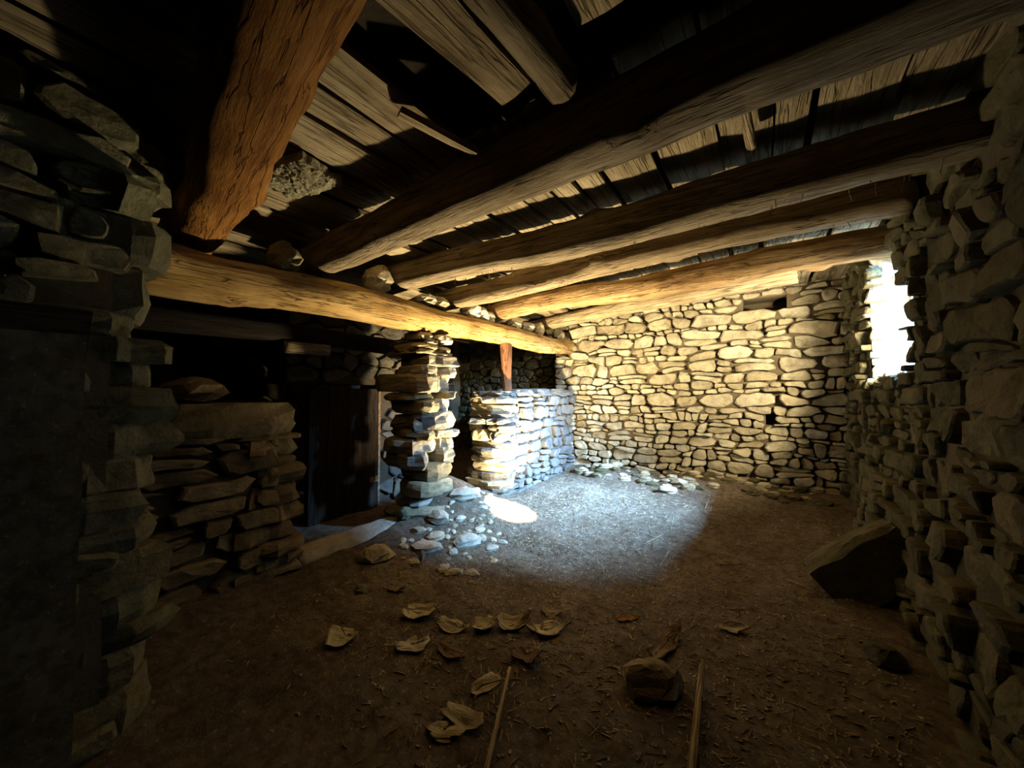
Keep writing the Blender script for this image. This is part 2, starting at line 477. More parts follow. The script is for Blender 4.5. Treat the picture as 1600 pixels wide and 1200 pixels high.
def log_mesh(L, ry0, rz0, ry1, rz1, mat, p=2.3, rough=0.06, bend=0.02, seed=0.0, nseg=30, nr=16, name='log', knots=0):
    """timber along local +X from 0 to L, rounded or hewn section"""
    vs, fs = [], []
    kn = [(R.uniform(0.1, 0.9) * L, R.uniform(0, 2 * PI), R.uniform(0.05, 0.1)) for _ in range(knots)]
    for i in range(nseg + 1):
        t = i / nseg; x = t * L
        ry, rz = ry0 + (ry1 - ry0) * t, rz0 + (rz1 - rz0) * t
        by = bend * nzv(x * 0.8 + seed, 1.3, seed); bz = bend * nzv(x * 0.8, seed, 7.7)
        for j in range(nr):
            a = 2 * PI * j / nr
            c, s = math.cos(a), math.sin(a)
            r = 1 / (abs(c) ** p + abs(s) ** p) ** (1 / p)
            r *= 1 + rough * 1.2 * nzv(x * 2.5 + seed, c * 1.6, s * 1.6) + rough * 0.7 * nzv(x * 9 + seed, c * 5, s * 5)
            for kx, ka, kr in kn:
                da = math.atan2(math.sin(a - ka), math.cos(a - ka))
                r += 0.35 * math.exp(-((x - kx) / kr) ** 2 - (da / 0.5) ** 2)
            vs.append((x + (0.02 * nzv(c * 3, s * 3, seed + i) if i in (0, nseg) else 0), by + c * r * ry, bz + s * r * rz))
    for i in range(nseg):
        for j in range(nr):
            k = (j + 1) % nr
            fs.append((i * nr + j, i * nr + k, (i + 1) * nr + k, (i + 1) * nr + j))
    fs.append(tuple(range(nr - 1, -1, -1))); fs.append(tuple(nseg * nr + j for j in range(nr)))
    me = mesh(name, vs, fs, mat, True)
    me.polygons[len(me.polygons) - 1].use_smooth = False; me.polygons[len(me.polygons) - 2].use_smooth = False
    return me
def along(p0, p1, roll=0.0):
    """rotation with local X from p0 to p1 and local Z as upright as can be"""
    X = (Vector(p1) - Vector(p0)).normalized()
    up = Vector((0, 0, 1)) if abs(X.z) < 0.95 else Vector((0, 1, 0))
    Y = up.cross(X).normalized(); Z = X.cross(Y)
    return Matrix((X, Y, Z)).transposed() @ Matrix.Rotation(roll, 3, 'X')
def timber(name, p0, p1, label=None, cat=None, group=None, parent=None, roll=0.0, **kw):
    L = (Vector(p1) - Vector(p0)).length
    a, b = kw.pop('r0'), kw.pop('r1')
    me = log_mesh(L, a[0], a[1], b[0], b[1], name=name, **kw)
    if parent: return obj(name, me, parent, p0, along(p0, p1, roll))
    return thing(name, label, cat, p0, group, me, along(p0, p1, roll))
def plank_mesh(L, wd, th, mat, name='plank', seg=6, rag=0.12, warp=0.012):
    """sawn or split board along local X, centred in Y, top at z=0"""
    vs, fs = [], []
    s = R.random() * 50
    for i in range(seg + 1):
        t = i / seg; x = L * t
        a = wd / 2 * (1 + rag * nzv(x * 3, s, 0)); b = wd / 2 * (1 + rag * nzv(x * 3, s, 9))
        e0 = R.uniform(-1, 1) * 0.02 if i in (0, seg) else 0; e1 = R.uniform(-1, 1) * 0.03 if i in (0, seg) else 0
        z = warp * nzv(x * 2, s, 4); tw = 0.008 * nzv(x, s, 17)
        vs += [(x + e0, -a, z - th + tw), (x + (e0 + e1) / 2, 0, z - th - 0.006), (x + e1, b, z - th - tw), (x + e1, b * 0.97, z), (x + e0, -a * 0.97, z)]
    for i in range(seg):
        for j in range(5):
            k = (j + 1) % 5; fs.append((i * 5 + k, i * 5 + j, (i + 1) * 5 + j, (i + 1) * 5 + k))
    fs.append((0, 1, 2, 3, 4)); fs.append(tuple(seg * 5 + j for j in (4, 3, 2, 1, 0)))
    return mesh(name, vs, fs, mat)

# ------------------------------------------------------------------ floor
def build_floor():
    x0, x1, y0, y1 = -4.9, 1.2, -1.9, 5.4
    st = 0.028
    nx, ny = int((x1 - x0) / st), int((y1 - y0) / st)
    vs = []
    for j in range(ny + 1):
        y = y0 + (y1 - y0) * j / ny
        for i in range(nx + 1):
            x = x0 + (x1 - x0) * i / nx
            vs.append((x, y, fz(x, y)))
    fs = [(j * (nx + 1) + i, j * (nx + 1) + i + 1, (j + 1) * (nx + 1) + i + 1, (j + 1) * (nx + 1) + i) for j in range(ny) for i in range(nx)]
    return struct('floor', mesh('floor', vs, fs, 'dirt', True))
floor = build_floor()

# ------------------------------------------------------------------ back wall
YB = 4.9
wall_back = struct('wall_back', boxes([(-2.62, 1.2, YB + 0.3, YB + 0.5, -0.2, 2.75), (-2.62, -0.22, YB, YB + 0.3, -0.2, 2.75), (0.18, 1.2, YB, YB + 0.3, -0.2, 2.75), (-0.22, 0.18, YB, YB + 0.3, -0.2, 0.87), (-0.22, -0.03, YB, YB + 0.3, 0.87, 1.0), (0.07, 0.18, YB, YB + 0.3, 0.87, 1.0), (-0.22, 0.18, YB, YB + 0.3, 1.0, 2.12), (-0.22, 0.18, YB, YB + 0.3, 2.28, 2.75)], 'mortar', 'wall_back'))
rect = (-2.6, 0.66, 0.0, 2.46)
def hole_back(u, v): return (u + 0.02) ** 2 / 0.055 + (v - 2.2) ** 2 / 0.012 < 1 or (u - 0.02) ** 2 / 0.004 + (v - 0.93) ** 2 / 0.006 < 1
sd = coursed(rect, 0.055, 0.15, 0.9, 3.4, 0.004, hole_back, wmax=0.42, wav=0.5)
stone_face(wall_back, (0, YB, 0), (1, 0, 0), (0, 0, 1), sd, rect, None, 0, (0.025, 0.11), 0.03, 'stone_tan', n=14,
           bulge=lambda u, v: 0.05 * nzv(u * 1.5, v * 1.5, 3) + 0.06 * sstep(0.7, 0.1, v))

# the same wall beyond the low wall, set back a little
wall_alcove = struct('wall_alcove', box(-4.9, -2.62, YB + 0.16, YB + 0.5, -0.2, 2.75, 'mortar'))
rect = (-4.7, -2.5, 0.1, 2.3)
sd = course_seeds(rect, 0.09, 0.18, 1.0, 2.2, 0.34)
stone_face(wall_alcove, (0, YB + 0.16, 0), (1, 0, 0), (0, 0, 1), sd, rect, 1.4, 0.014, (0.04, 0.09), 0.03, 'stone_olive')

# ------------------------------------------------------------------ right wall with the window
XR = 0.68
WY0, WY1, WZ0, WZ1 = 2.95, 3.93, 1.33, 2.3
OY0, OY1, OZ0, OZ1 = 3.2, 3.93, 1.5, 2.26
XO = 1.17
bl = [(XR, XO, -1.9, WY0, -0.2, 2.75), (XR, XO, WY1, 5.4, -0.2, 2.75), (XR, XO, WY0, WY1, -0.2, WZ0), (XR, XO, WY0, WY1, WZ1, 2.75),
      (1.05, XO, WY0, OY0, WZ0, WZ1), (1.05, XO, WY0, WY1, WZ0, OZ0), (1.05, XO, WY0, WY1, OZ1, WZ1)]
wall_right = struct('wall_right', boxes(bl, 'mortar', 'wall_right'))
rect = (-0.6, YB, -0.02, 2.45)
def hole_right(u, v):
    c0 = 2.9 + 0.75 * abs(v - 1.66) ** 1.3 + 0.09 * nzv(0, v * 5, 4)
    return c0 < u < WY1 + 0.04 * nzv(1, v * 6, 2) and WZ0 - 0.02 + 0.05 * nzv(u * 6, 1, 8) < v < WZ1
def hole_flip(u, v): return hole_right(-u, v)
sd = coursed((-YB, -2.7, -0.02, 2.45), 0.05, 0.12, 0.9, 2.8, 0.005, hole_flip, 0.3, 0.42) + coursed((-2.7, 0.6, -0.02, 2.45), 0.06, 0.17, 0.9, 3.0, 0.006, hole_flip, 0.45, 0.42)
# U runs along -Y here so that the stones face -X
def bulge_right(u, v): return 0.05 * nzv(u * 1.3, v * 1.3, 13) + 0.1 * sstep(1.0, 0.0, v)
def mortar_skin():
    vs, fs, idx = [], [], {}
    st = 0.04
    ny, nz_ = int((YB + 0.6) / st), int(2.5 / st)
    for j in range(ny + 1):
        for k in range(nz_ + 1):
            y, z = -0.6 + j * st, k * st
            vs.append((XR - bulge_right(-y, z) - 0.006 + 0.014 * nzv(y * 9, z * 9, 2), y, z))
    for j in range(ny):
        for k in range(nz_):
            y, z = -0.6 + (j + .5) * st, (k + .5) * st
            if 2.93 < y < WY1 + 0.02 and WZ0 - 0.03 < z < WZ1 and hole_right(y, z): continue
            a = j * (nz_ + 1) + k
            fs.append((a, a + 1, a + nz_ + 2, a + nz_ + 1))
    return mesh('mortar', vs, fs, 'mortar_pale', True)
obj('mortar', mortar_skin(), wall_right)
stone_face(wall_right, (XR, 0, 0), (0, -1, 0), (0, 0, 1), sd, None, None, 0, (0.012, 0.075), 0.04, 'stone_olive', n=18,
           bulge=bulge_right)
# whitewashed reveal of the window: far jamb, sill and head stones
rect = (XR - 0.02, 1.1, WZ0, WZ1)
sd = course_seeds(rect, 0.06, 0.13, 1.2, 2.6, 0.3)
stone_face(wall_right, (0, WY1, 0), (1, 0, 0), (0, 0, 1), sd, rect, 1.4, 0.006, (0.012, 0.03), 0.02, 'plaster', name='reveal_stone')
obj('reveal_plaster', box(XR, 1.05, WY1 - 0.012, WY1 + 0.02, WZ0, WZ1, 'plaster', 'reveal_plaster'), wall_right)
sd = course_seeds((XR, 1.1, WY0, WY1), 0.1, 0.2, 1.0, 2.0, 0.3)
stone_face(wall_right, (0, 0, WZ0), (1, 0, 0), (0, 1, 0), sd, (XR, 1.1, WY0, WY1), 1.3, 0.008, (0.01, 0.04), 0.02, 'plaster', name='sill_stone')

# ------------------------------------------------------------------ unseen closing walls
wall_front = struct('wall_front', box(-4.9, 1.2, -2.1, -1.8, -0.2, 2.75, 'mortar'))
wall_left = struct('wall_left', box(-5.1, -4.7, -1.9, 5.4, -0.2, 2.75, 'mortar'))
rect = (-4.8, -0.5, 0.1, 2.3)
sd = course_seeds(rect, 0.16, 0.3, 1.0, 2.2, 0.35)
sd = [(u, v, h) for u, v, h in sd]
stone_face(wall_left, (-4.7, 0, 0), (0, 1, 0), (0, 0, 1), [(-u, v, h) for u, v, h in sd], (0.5, 4.8, 0.1, 2.3), 1.3, 0.02, (0.05, 0.12), 0.03, 'stone_shaded')

# ------------------------------------------------------------------ ceiling
def cz(x): return 2.235 + 0.045 * (x + 2.4)
def tilted(x0, x1, y0, y1, h0, h1, mat, name):
    v = [(x, y, cz(x) + h) for x in (x0, x1) for y in (y0, y1) for h in (h0, h1)]
    return mesh(name, v, [(0, 1, 3, 2), (4, 6, 7, 5), (0, 4, 5, 1), (2, 3, 7, 6), (0, 2, 6, 4), (1, 5, 7, 3)], mat)
ceiling = struct('ceiling', tilted(-4.9, 1.2, -1.9, 5.4, 0.1, 0.35, 'dark_earth', 'ceiling'))
def in_broken(x, y): return -1.3 < x < -0.25 and y < 1.2
for (ya, yb) in ((-0.9, 1.32), (1.2, 3.2), (3.05, 4.98)):
    x = -4.6
    while x < 0.62:
        wd = R.uniform(0.11, 0.26)
        gap = R.choice((0.008, 0.012, 0.02, 0.035))
        xc = x + wd / 2
        if not (ya < 0 and -1.02 < xc < -0.1):
            z = cz(xc) + R.uniform(0.022, 0.05)
            a = R.uniform(-0.02, 0.02)
            me = plank_mesh(yb - ya + R.uniform(-0.05, 0.1), wd, R.uniform(0.022, 0.035), 'wood_plank')
            obj('plank', me, ceiling, (xc, ya + R.uniform(-.03, .03), z), Matrix.Rotation(PI / 2 + a, 3, 'Z') @ Matrix.Rotation(-0.045, 3, 'X') if False else Matrix.Rotation(PI / 2 + a, 3, 'Z'))
        x += wd + gap

# ------------------------------------------------------------------ girder and joists
girder = timber('girder', (-2.42, -0.3, 1.835), (-2.4, 4.89, 1.87), 'long golden log girder running above the stone pillar into the back wall', 'girder',
                r0=(0.125, 0.125), r1=(0.1, 0.1), mat='wood_girder', rough=0.14, bend=0.07, seed=2.0, nseg=70, nr=18, knots=5)
def joist(name, p0, p1, label, r0, r1, mat, seed, p=2.6, rough=0.08, knots=3):
    return timber(name, p0, p1, label, 'beam', 'ceiling joists laid across the girder', r0=r0, r1=r1, mat=mat, seed=seed, p=p, rough=rough, bend=0.05, nseg=60, nr=18, knots=knots)
j0 = joist('ceiling_joist', (-2.75, 0.66, 2.09), (0.75, 0.1, 2.2), 'thick orange-brown log beam nearest the camera at upper left', (0.12, 0.11), (0.13, 0.12), 'wood_orange', 11.0, 2.2, 0.2)
j1 = joist('ceiling_joist', (-2.7, 1.24, 2.075), (0.75, 1.27, 2.22), 'long hewn grey beam crossing the ceiling from girder to upper right', (0.075, 0.105), (0.11, 0.12), 'wood_grey', 3.0, 4.5, 0.08)
j2 = joist('ceiling_joist', (-2.7, 1.86, 2.095), (0.75, 2.14, 2.2), 'dark round beam second behind the long hewn grey beam', (0.085, 0.1), (0.09, 0.1), 'wood_grey', 23.0, 4.5, 0.09)
j3 = joist('ceiling_joist', (-2.7, 2.52, 2.125), (0.62, 2.68, 2.23), 'thinner dark beam with pale ragged underside above the window', (0.075, 0.09), (0.08, 0.09), 'wood_grey', 31.0, 4.5, 0.09)
j4 = joist('ceiling_joist', (-2.75, 3.2, 2.115), (0.8, 3.3, 2.21), 'rough orange beam ending over the bright window', (0.08, 0.09), (0.09, 0.1), 'wood_amber', 41.0, 4.0, 0.14)
j5 = timber('wall_plate', (-2.75, 4.3, 2.14), (0.22, 3.98, 2.25), 'pale split timber lying below the ceiling close to the back wall', 'beam', r0=(0.1, 0.075), r1=(0.09, 0.07),
            mat='wood_pale', seed=53.0, p=3.2, rough=0.08, bend=0.03, nseg=50, nr=16)

# ------------------------------------------------------------------ stone pillar
def stack(parent, x0, x1, y0, y1, z0, z1, mats, hmin, hmax, jit=0.05, two=0.5, split='y'):
    z = z0
    while z < z1 - 0.03:
        h = min(R.uniform(hmin, hmax), z1 - z)
        cx, cy = (x0 + x1) / 2, (y0 + y1) / 2
        lx, ly = x1 - x0, y1 - y0
        parts = [(cx, cy, lx, ly)]
        if R.random() < two:
            f = R.uniform(0.35, 0.65)
            if split == 'y': parts = [(cx, y0 + ly * f / 2, lx, ly * f), (cx, y0 + ly * (1 + f) / 2, lx, ly * (1 - f))]
            else: parts = [(x0 + lx * f / 2, cy, lx * f, ly), (x0 + lx * (1 + f) / 2, cy, lx * (1 - f), ly)]
        for (a, b, la, lb) in parts:
            me = slab_mesh(la + R.uniform(-jit, jit), lb + R.uniform(-jit, jit), h * R.uniform(0.9, 1.02), R.choice(mats), jit=0.24)
            obj('stone', me, parent, (a + R.uniform(-jit, jit) / 2, b + R.uniform(-jit, jit) / 2, z), rotxyz(R.uniform(-.05, .05), R.uniform(-.05, .05), R.uniform(-.12, .12)))
        z += h * 0.93
pillar = thing('stone_pillar', 'pillar of stacked rough flat stones holding up the golden girder', 'pillar', (-2.47, 2.19, 0.1))
stack(pillar, -2.7, -2.27, 1.96, 2.42, 0.15, 1.66, ['bed_tan', 'bed_tan', 'bed_pale'], 0.045, 0.15, 0.1, 0.55)
obj('stone', slab_mesh(0.3, 0.2, 0.07, 'stone_pale'), pillar, (-2.43, 2.27, 1.65), rotz(.2))
obj('stone', slab_mesh(0.26, 0.16, 0.06, 'stone_pale'), pillar, (-2.43, 2.08, 1.66), rotz(-.2))

# ------------------------------------------------------------------ low wall behind the pillar
low = thing('low_stone_wall', 'waist-high stone wall between the pillar and the back wall, lit blue', 'wall', (-2.45, 3.9, 0.15))
obj('core', box(-2.72, -2.34, 3.3, 4.92, -0.1, 1.2, 'mortar', 'core'), low)
rect = (3.2, 4.86, 0.1, 1.22)
sd = coursed(rect, 0.07, 0.15, 1.0, 3.0, 0.004)
stone_face(low, (-2.34, 0, 0), (0, 1, 0), (0, 0, 1), sd, rect, None, 0, (0.03, 0.08), 0.02, 'stone_slate')
stack(low, -2.72, -2.24, 3.0, 3.38, 0.1, 1.2, ['bed_tan', 'bed_slate', 'bed_slate'], 0.045, 0.12, 0.06, 0.35, 'x')
for yy in (3.05, 3.42, 3.8, 4.15, 4.5):
    obj('capstone', slab_mesh(R.uniform(0.4, 0.5), R.uniform(0.36, 0.44), R.uniform(0.05, 0.09), 'stone_slate', name='capstone'), low, (-2.47, yy + 0.15, 1.19), rotz(R.uniform(-.15, .15)))
timber('wooden_post', (-2.4, 3.32, 1.22), (-2.41, 3.3, 1.8), 'short reddish wooden post propping the girder on the low stone wall', 'post', r0=(0.045, 0.05), r1=(0.05, 0.095), mat='wood_red', seed=5.0, rough=0.1, bend=0.03, nseg=14, nr=12)

# ------------------------------------------------------------------ low wall at left with the loose stone on top
lw = thing('low_stone_wall', 'low brown stone wall beside the dark doorway, topped by a loose stone', 'wall', (-2.7, 0.7, 0.0))
obj('core', box(-3.0, -2.56, -0.9, 1.02, -0.1, 1.05, 'mortar', 'core'), lw)
rect = (-0.8, 1.06, -0.02, 0.97)
sd = coursed(rect, 0.06, 0.15, 1.2, 4.0, 0.006)
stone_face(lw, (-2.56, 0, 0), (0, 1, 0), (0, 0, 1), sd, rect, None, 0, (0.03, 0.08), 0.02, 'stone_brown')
stack(lw, -2.98, -2.5, 0.86, 1.2, 0.0, 0.96, ['stone_brown', 'stone_brown'], 0.06, 0.14, 0.05, 0.25, 'x')
obj('capstone', slab_mesh(0.52, 0.78, 0.2, 'stone_brown', n=17, jit=0.08, name='capstone'), lw, (-2.74, 0.81, 0.95), rotz(0.04))
obj('capstone', slab_mesh(0.5, 0.9, 0.17, 'stone_brown', n=17, jit=0.08, name='capstone'), lw, (-2.76, -0.05, 0.95), rotz(0.04))
thing('loose_stone', 'rounded stone resting on top of the low brown wall', 'stone', (-2.72, 0.68, 1.145), me=rock_mesh(0.3, 0.34, 0.19, 'stone_brown', 'loose_stone', 4))

# ------------------------------------------------------------------ near wall at the left edge
wn = struct('wall_near', box(-2.2, -1.885, -1.9, 0.24, -0.2, 2.4, 'mortar'))
rect = (-1.4, 0.3, -0.02, 2.26)
sd = coursed(rect, 0.06, 0.14, 1.4, 3.6, 0.005, wmax=0.4)
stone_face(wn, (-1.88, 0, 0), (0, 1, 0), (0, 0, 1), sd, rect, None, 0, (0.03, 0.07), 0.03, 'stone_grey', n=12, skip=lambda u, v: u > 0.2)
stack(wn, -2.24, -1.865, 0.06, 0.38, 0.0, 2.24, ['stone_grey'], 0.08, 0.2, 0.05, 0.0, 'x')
pn = thing('standing_panel', 'grey mottled panel with a wooden top rail standing against the near left wall', 'panel', (-1.8, -0.1, 0.0))
obj('panel', plank_mesh(1.36, 0.78, 0.05, 'panel_grey', 'panel', rag=0.02), pn, (-1.755, -0.225, 0.0), along((0, 0, 0), (0.0001, 0, 1), PI / 2))
obj('rail', plank_mesh(0.8, 0.2, 0.05, 'wood_drab', 'rail', rag=0.04), pn, (-1.755, -0.63, 1.37), along((0, 0, 0), (0, 1, 0), PI / 2))

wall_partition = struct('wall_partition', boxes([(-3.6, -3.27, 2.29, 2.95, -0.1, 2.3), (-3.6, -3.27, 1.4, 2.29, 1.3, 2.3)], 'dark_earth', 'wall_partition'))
rect = (1.4, 2.95, 0.1, 2.25)
sd = course_seeds(rect, 0.08, 0.17, 1.3, 2.8, 0.3)
stone_face(wall_partition, (-3.27, 0, 0), (0, 1, 0), (0, 0, 1), sd, rect, 1.5, 0.012, (0.03, 0.07), 0.03, 'stone_shaded', skip=lambda u, v: u < 2.33 and v < 1.34)
# ------------------------------------------------------------------ doorway, door, threshold, timbers in the dark room
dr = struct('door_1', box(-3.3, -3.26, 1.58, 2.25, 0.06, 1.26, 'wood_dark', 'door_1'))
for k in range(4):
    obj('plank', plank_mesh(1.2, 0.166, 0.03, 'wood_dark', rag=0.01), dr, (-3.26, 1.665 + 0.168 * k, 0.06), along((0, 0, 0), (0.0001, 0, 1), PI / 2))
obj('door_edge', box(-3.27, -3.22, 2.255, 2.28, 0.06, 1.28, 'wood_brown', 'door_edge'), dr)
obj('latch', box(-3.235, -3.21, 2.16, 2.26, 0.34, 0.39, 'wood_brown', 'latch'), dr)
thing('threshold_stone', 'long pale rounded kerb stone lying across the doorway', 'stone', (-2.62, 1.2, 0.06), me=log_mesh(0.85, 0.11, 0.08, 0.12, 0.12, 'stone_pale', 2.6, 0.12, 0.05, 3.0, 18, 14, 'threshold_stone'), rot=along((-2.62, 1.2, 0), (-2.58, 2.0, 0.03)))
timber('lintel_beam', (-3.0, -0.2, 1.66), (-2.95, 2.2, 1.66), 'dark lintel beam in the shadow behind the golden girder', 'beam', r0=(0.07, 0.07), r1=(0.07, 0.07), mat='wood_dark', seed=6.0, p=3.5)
timber('wood_block', (-2.93, 1.24, 1.56), (-2.9, 1.56, 1.555), 'short pale squared timber end below the girder over the dark doorway', 'timber', r0=(0.04, 0.045), r1=(0.04, 0.045), mat='wood_grey', seed=16.0, p=6, rough=0.03, nseg=8)

# ------------------------------------------------------------------ packing stones on the girder
ORD = ('first', 'second', 'third', 'fourth', 'fifth', 'sixth', 'seventh', 'eighth', 'ninth', 'tenth', 'last')
for q, (y, sx, sy, sz, m) in enumerate(((1.02, .2, .16, .16, 'stone_grey'), (1.66, .2, .16, .2, 'stone_tan'), (2.1, .22, .2, .1, 'stone_pale'), (2.28, .18, .18, .1, 'stone_tan'), (2.72, .2, .18, .13, 'stone_pale'), (2.88, .16, .12, .12, 'stone_pale'), (3.02, .16, .1, .1, 'stone_pale'), (3.45, .2, .2, .1, 'stone_tan'), (3.75, .2, .18, .12, 'stone_pale'), (4.0, .18, .18, .14, 'stone_tan'), (4.55, .18, .2, .14, 'stone_tan'))):
    thing('packing_stone', 'stone wedged on top of the golden girder, %s of the row counted from the left' % ORD[q], 'stone', (-2.4, y, 1.965), 'stones wedged on the girder', rock_mesh(sx * 1.15, sy * 1.15, sz * 1.3, m, 'packing_stone'), rotz(R.uniform(0, 3)))

def rough_slab(L, D, T, mat, name):
    vs, fs = [], []
    nx, ny = 34, 22
    for t in (0, 1):
        for j in range(ny + 1):
            for i in range(nx + 1):
                u, v = i / nx, j / ny
                x, y = L * (u - .5) + 0.02 * nzv(v * 5, t, 2), D * (v - .5) + 0.02 * nzv(u * 5, t, 7)
                e = min(u, 1 - u, v * .7, (1 - v) * .7) * 5
                z = (T if t else 0.0) + (0 if t else 0.022 * (max(0, 1 - e)) ** 2 - 0.014 * nzv(x * 45, y * 45, 3) - 0.012 * nzv(x * 90, y * 90, 1))
                vs.append((x, y, z))
    q = (nx + 1) * (ny + 1); W = nx + 1
    for j in range(ny):
        for i in range(nx):
            a = j * W + i
            fs.append((a, a + W, a + W + 1, a + 1)); fs.append((q + a, q + a + 1, q + a + W + 1, q + a + W))
    for i in range(nx): fs.append((i, i + 1, q + i + 1, q + i)); a = ny * W + i; fs.append((a + 1, a, q + a, q + a + 1))
    for j in range(ny): a = j * W; fs.append((a + W, a, q + a, q + a + W)); a += nx; fs.append((a, a + W, q + a + W, q + a))
    return mesh(name, vs, fs, mat)
# ------------------------------------------------------------------ timbers in the broken part of the ceiling
timber('round_pole', (-0.58, 0.46, 2.24), (-0.53, 1.07, 2.235), 'pale round pole showing in the broken ceiling above the hewn beam', 'pole', r0=(0.05, 0.05), r1=(0.055, 0.055), mat='wood_grey', seed=61.0, rough=0.2, nseg=24, knots=2)
thing('split_board', 'loose split board beside the pale pole in the broken ceiling', 'board', (-0.77, 0.5, 2.29), me=plank_mesh(0.53, 0.15, 0.03, 'wood_plank', 'split_board', 10, 0.3), rot=along((-0.86, -0.3, 2.29), (-0.7, 1.08, 2.27)))
thing('split_board', 'short yellowish board end at the top edge of the broken ceiling', 'board', (-0.36, 0.45, 2.33), me=plank_mesh(0.55, 0.17, 0.03, 'wood_pale', 'split_board', 8, 0.2), rot=along((-0.36, -0.3, 2.33), (-0.36, 1.0, 2.33)))
thing('broken_lath', 'splintered lath hanging below the broken ceiling boards', 'board', (-1.1, 0.86, 2.26), me=plank_mesh(0.3, 0.09, 0.02, 'wood_pale', 'broken_lath', 7, 0.5), rot=along((-1.1, 0.86, 2.26), (-0.95, 1.12, 2.2), 0.3))
thing('ceiling_stone', 'rough pale granular stone slab set in the ceiling beside the orange beam', 'stone', (-1.83, 0.82, 2.2), me=rough_slab(0.34, 0.22, 0.06, 'granular', 'ceiling_stone'), rot=rotz(0.25))
timber('wooden_stake', (-0.07, 1.38, 2.3), (-0.04, 1.86, 2.27), 'short peeled stake showing under the ceiling planks near the upper right', 'stake', r0=(0.016, 0.016), r1=(0.02, 0.02), mat='wood_pale', seed=71.0, rough=0.15, nseg=8, nr=8)

def fibres(parent, p0, p1, n, r, lmin, lmax):
    vs, fs = [], []
    for _ in range(n):
        t = R.uniform(0.25, 0.97)
        c = Vector(p0).lerp(Vector(p1), t) + Vector((0, R.uniform(-0.3, 0.8) * r, -r * 0.95))
        L = R.uniform(lmin, lmax); wd = R.uniform(0.001, 0.003)
        sx, sy = R.uniform(-.3, .3), R.uniform(-.2, .2)
        b = len(vs)
        for k in range(4):
            f = k / 3
            q = c + Vector((sx * L * f * f, sy * L * f, 0.015 - L * f))
            ww = wd * (1.5 if k == 3 else 1)
            vs += [q + Vector((ww, 0, 0)), q + Vector((-ww * .5, ww * .8, 0)), q + Vector((-ww * .5, -ww * .8, 0))]
        for k in range(3):
            for i in range(3):
                j = (i + 1) % 3; fs.append((b + k * 3 + i, b + k * 3 + j, b + k * 3 + 3 + j, b + k * 3 + 3 + i))
    o = obj('hanging_fibres', mesh('hanging_fibres', vs, fs, 'straw'), parent); o['kind'] = 'stuff'
fibres(j2, (-2.7, 1.86, 2.095), (0.75, 2.14, 2.2), 40, 0.09, 0.015, 0.07)
fibres(j3, (-2.7, 2.52, 2.125), (0.62, 2.68, 2.23), 50, 0.085, 0.015, 0.08)

# ------------------------------------------------------------------ rubble, slab and litter on the floor
def on_floor(name, label, cat, x, y, me, rz=0, group=None, dz=0.0, rx=0, ry=0):
    return thing(name, label, cat, (x, y, fz(x, y) + dz), group, me, rotxyz(rx, ry, rz))
placed = []
def free(x, y, s):
    if any((x - a) ** 2 + (y - b) ** 2 < (0.45 * (s + c)) ** 2 for a, b, c in placed): return False
    placed.append((x, y, s)); return True
for _ in range(2500):
    x = -2.32 + abs(R.gauss(0, 0.17)); y = R.gauss(2.25, 0.24)
    s = R.choice((0.05, 0.06, 0.08, 0.1, 0.13, 0.16, 0.2)) * R.uniform(0.9, 1.2)
    if len(placed) > 130: break
    if x < -2.26 and y < 2.45 or y > 2.85 or (x + 1.87) ** 2 + (y - 2.86) ** 2 < 0.09 or not free(x, y, s): continue
    on_floor('rubble_stone', 'small pale rubble stone heaped at the foot of the stone pillar', 'stone', x, y, rock_mesh(s * 1.4, s, s * 0.6, R.choice(('stone_pale', 'stone_tan')), 'rubble_stone', lat=5, lon=7), R.uniform(0, 6), 'rubble at the pillar foot', -0.02)
for _ in range(260):
    x = R.uniform(-2.1, 0.4); y = 4.76 - 0.4 * R.random() ** 2
    s = R.uniform(0.05, 0.15)
    if not free(x, y, s): continue
    on_floor('rubble_stone', 'stone fallen along the foot of the back wall', 'stone', x, y, rock_mesh(s * 1.5, s, s * 0.7, R.choice(('stone_tan', 'stone_olive')), 'rubble_stone', lat=5, lon=7), R.uniform(-.6, .6), 'fallen stones at the back wall', -0.02)
on_floor('rubble_stone', 'left stone of the tan pair lying out from the back wall', 'stone', -0.9, 4.2, rock_mesh(0.2, 0.13, 0.12, 'stone_pale', 'rubble_stone', 8), 0.2, None, -0.02)
on_floor('rubble_stone', 'right stone of the tan pair lying out from the back wall', 'stone', -0.72, 4.32, rock_mesh(0.16, 0.12, 0.1, 'stone_tan', 'rubble_stone', 9), -0.4, None, -0.02)
on_floor('rubble_stone', 'white angular stone on the dirt in front of the lit floor', 'stone', -1.83, 1.8, rock_mesh(0.11, 0.09, 0.07, 'stone_pale', 'rubble_stone', 10), 0.5, None, -0.01)
on_floor('rubble_stone', 'small upright pale stone chip near the kerb stone', 'stone', -2.0, 1.76, rock_mesh(0.05, 0.05, 0.1, 'stone_pale', 'rubble_stone', 11), 0.5, None, -0.01)
on_floor('rubble_stone', 'brown pointed stone beside the thick stick in the foreground', 'stone', -0.4, 1.56, rock_mesh(0.25, 0.19, 0.15, 'stone_brown', 'rubble_stone', 23, cuts=6, lat=8, lon=12), 0.5, None, -0.03)
on_floor('rubble_stone', 'dim square stone at the foot of the right wall', 'stone', 0.4, 2.3, rock_mesh(0.16, 0.16, 0.13, 'stone_olive', 'rubble_stone', 13, cuts=10), 0.5, None, -0.03)
on_floor('rubble_stone', 'grey round cobble beside the end of the kerb stone', 'stone', -2.45, 1.98, rock_mesh(0.14, 0.13, 0.13, 'stone_grey', 'rubble_stone', 14), 0.1, None, -0.02)
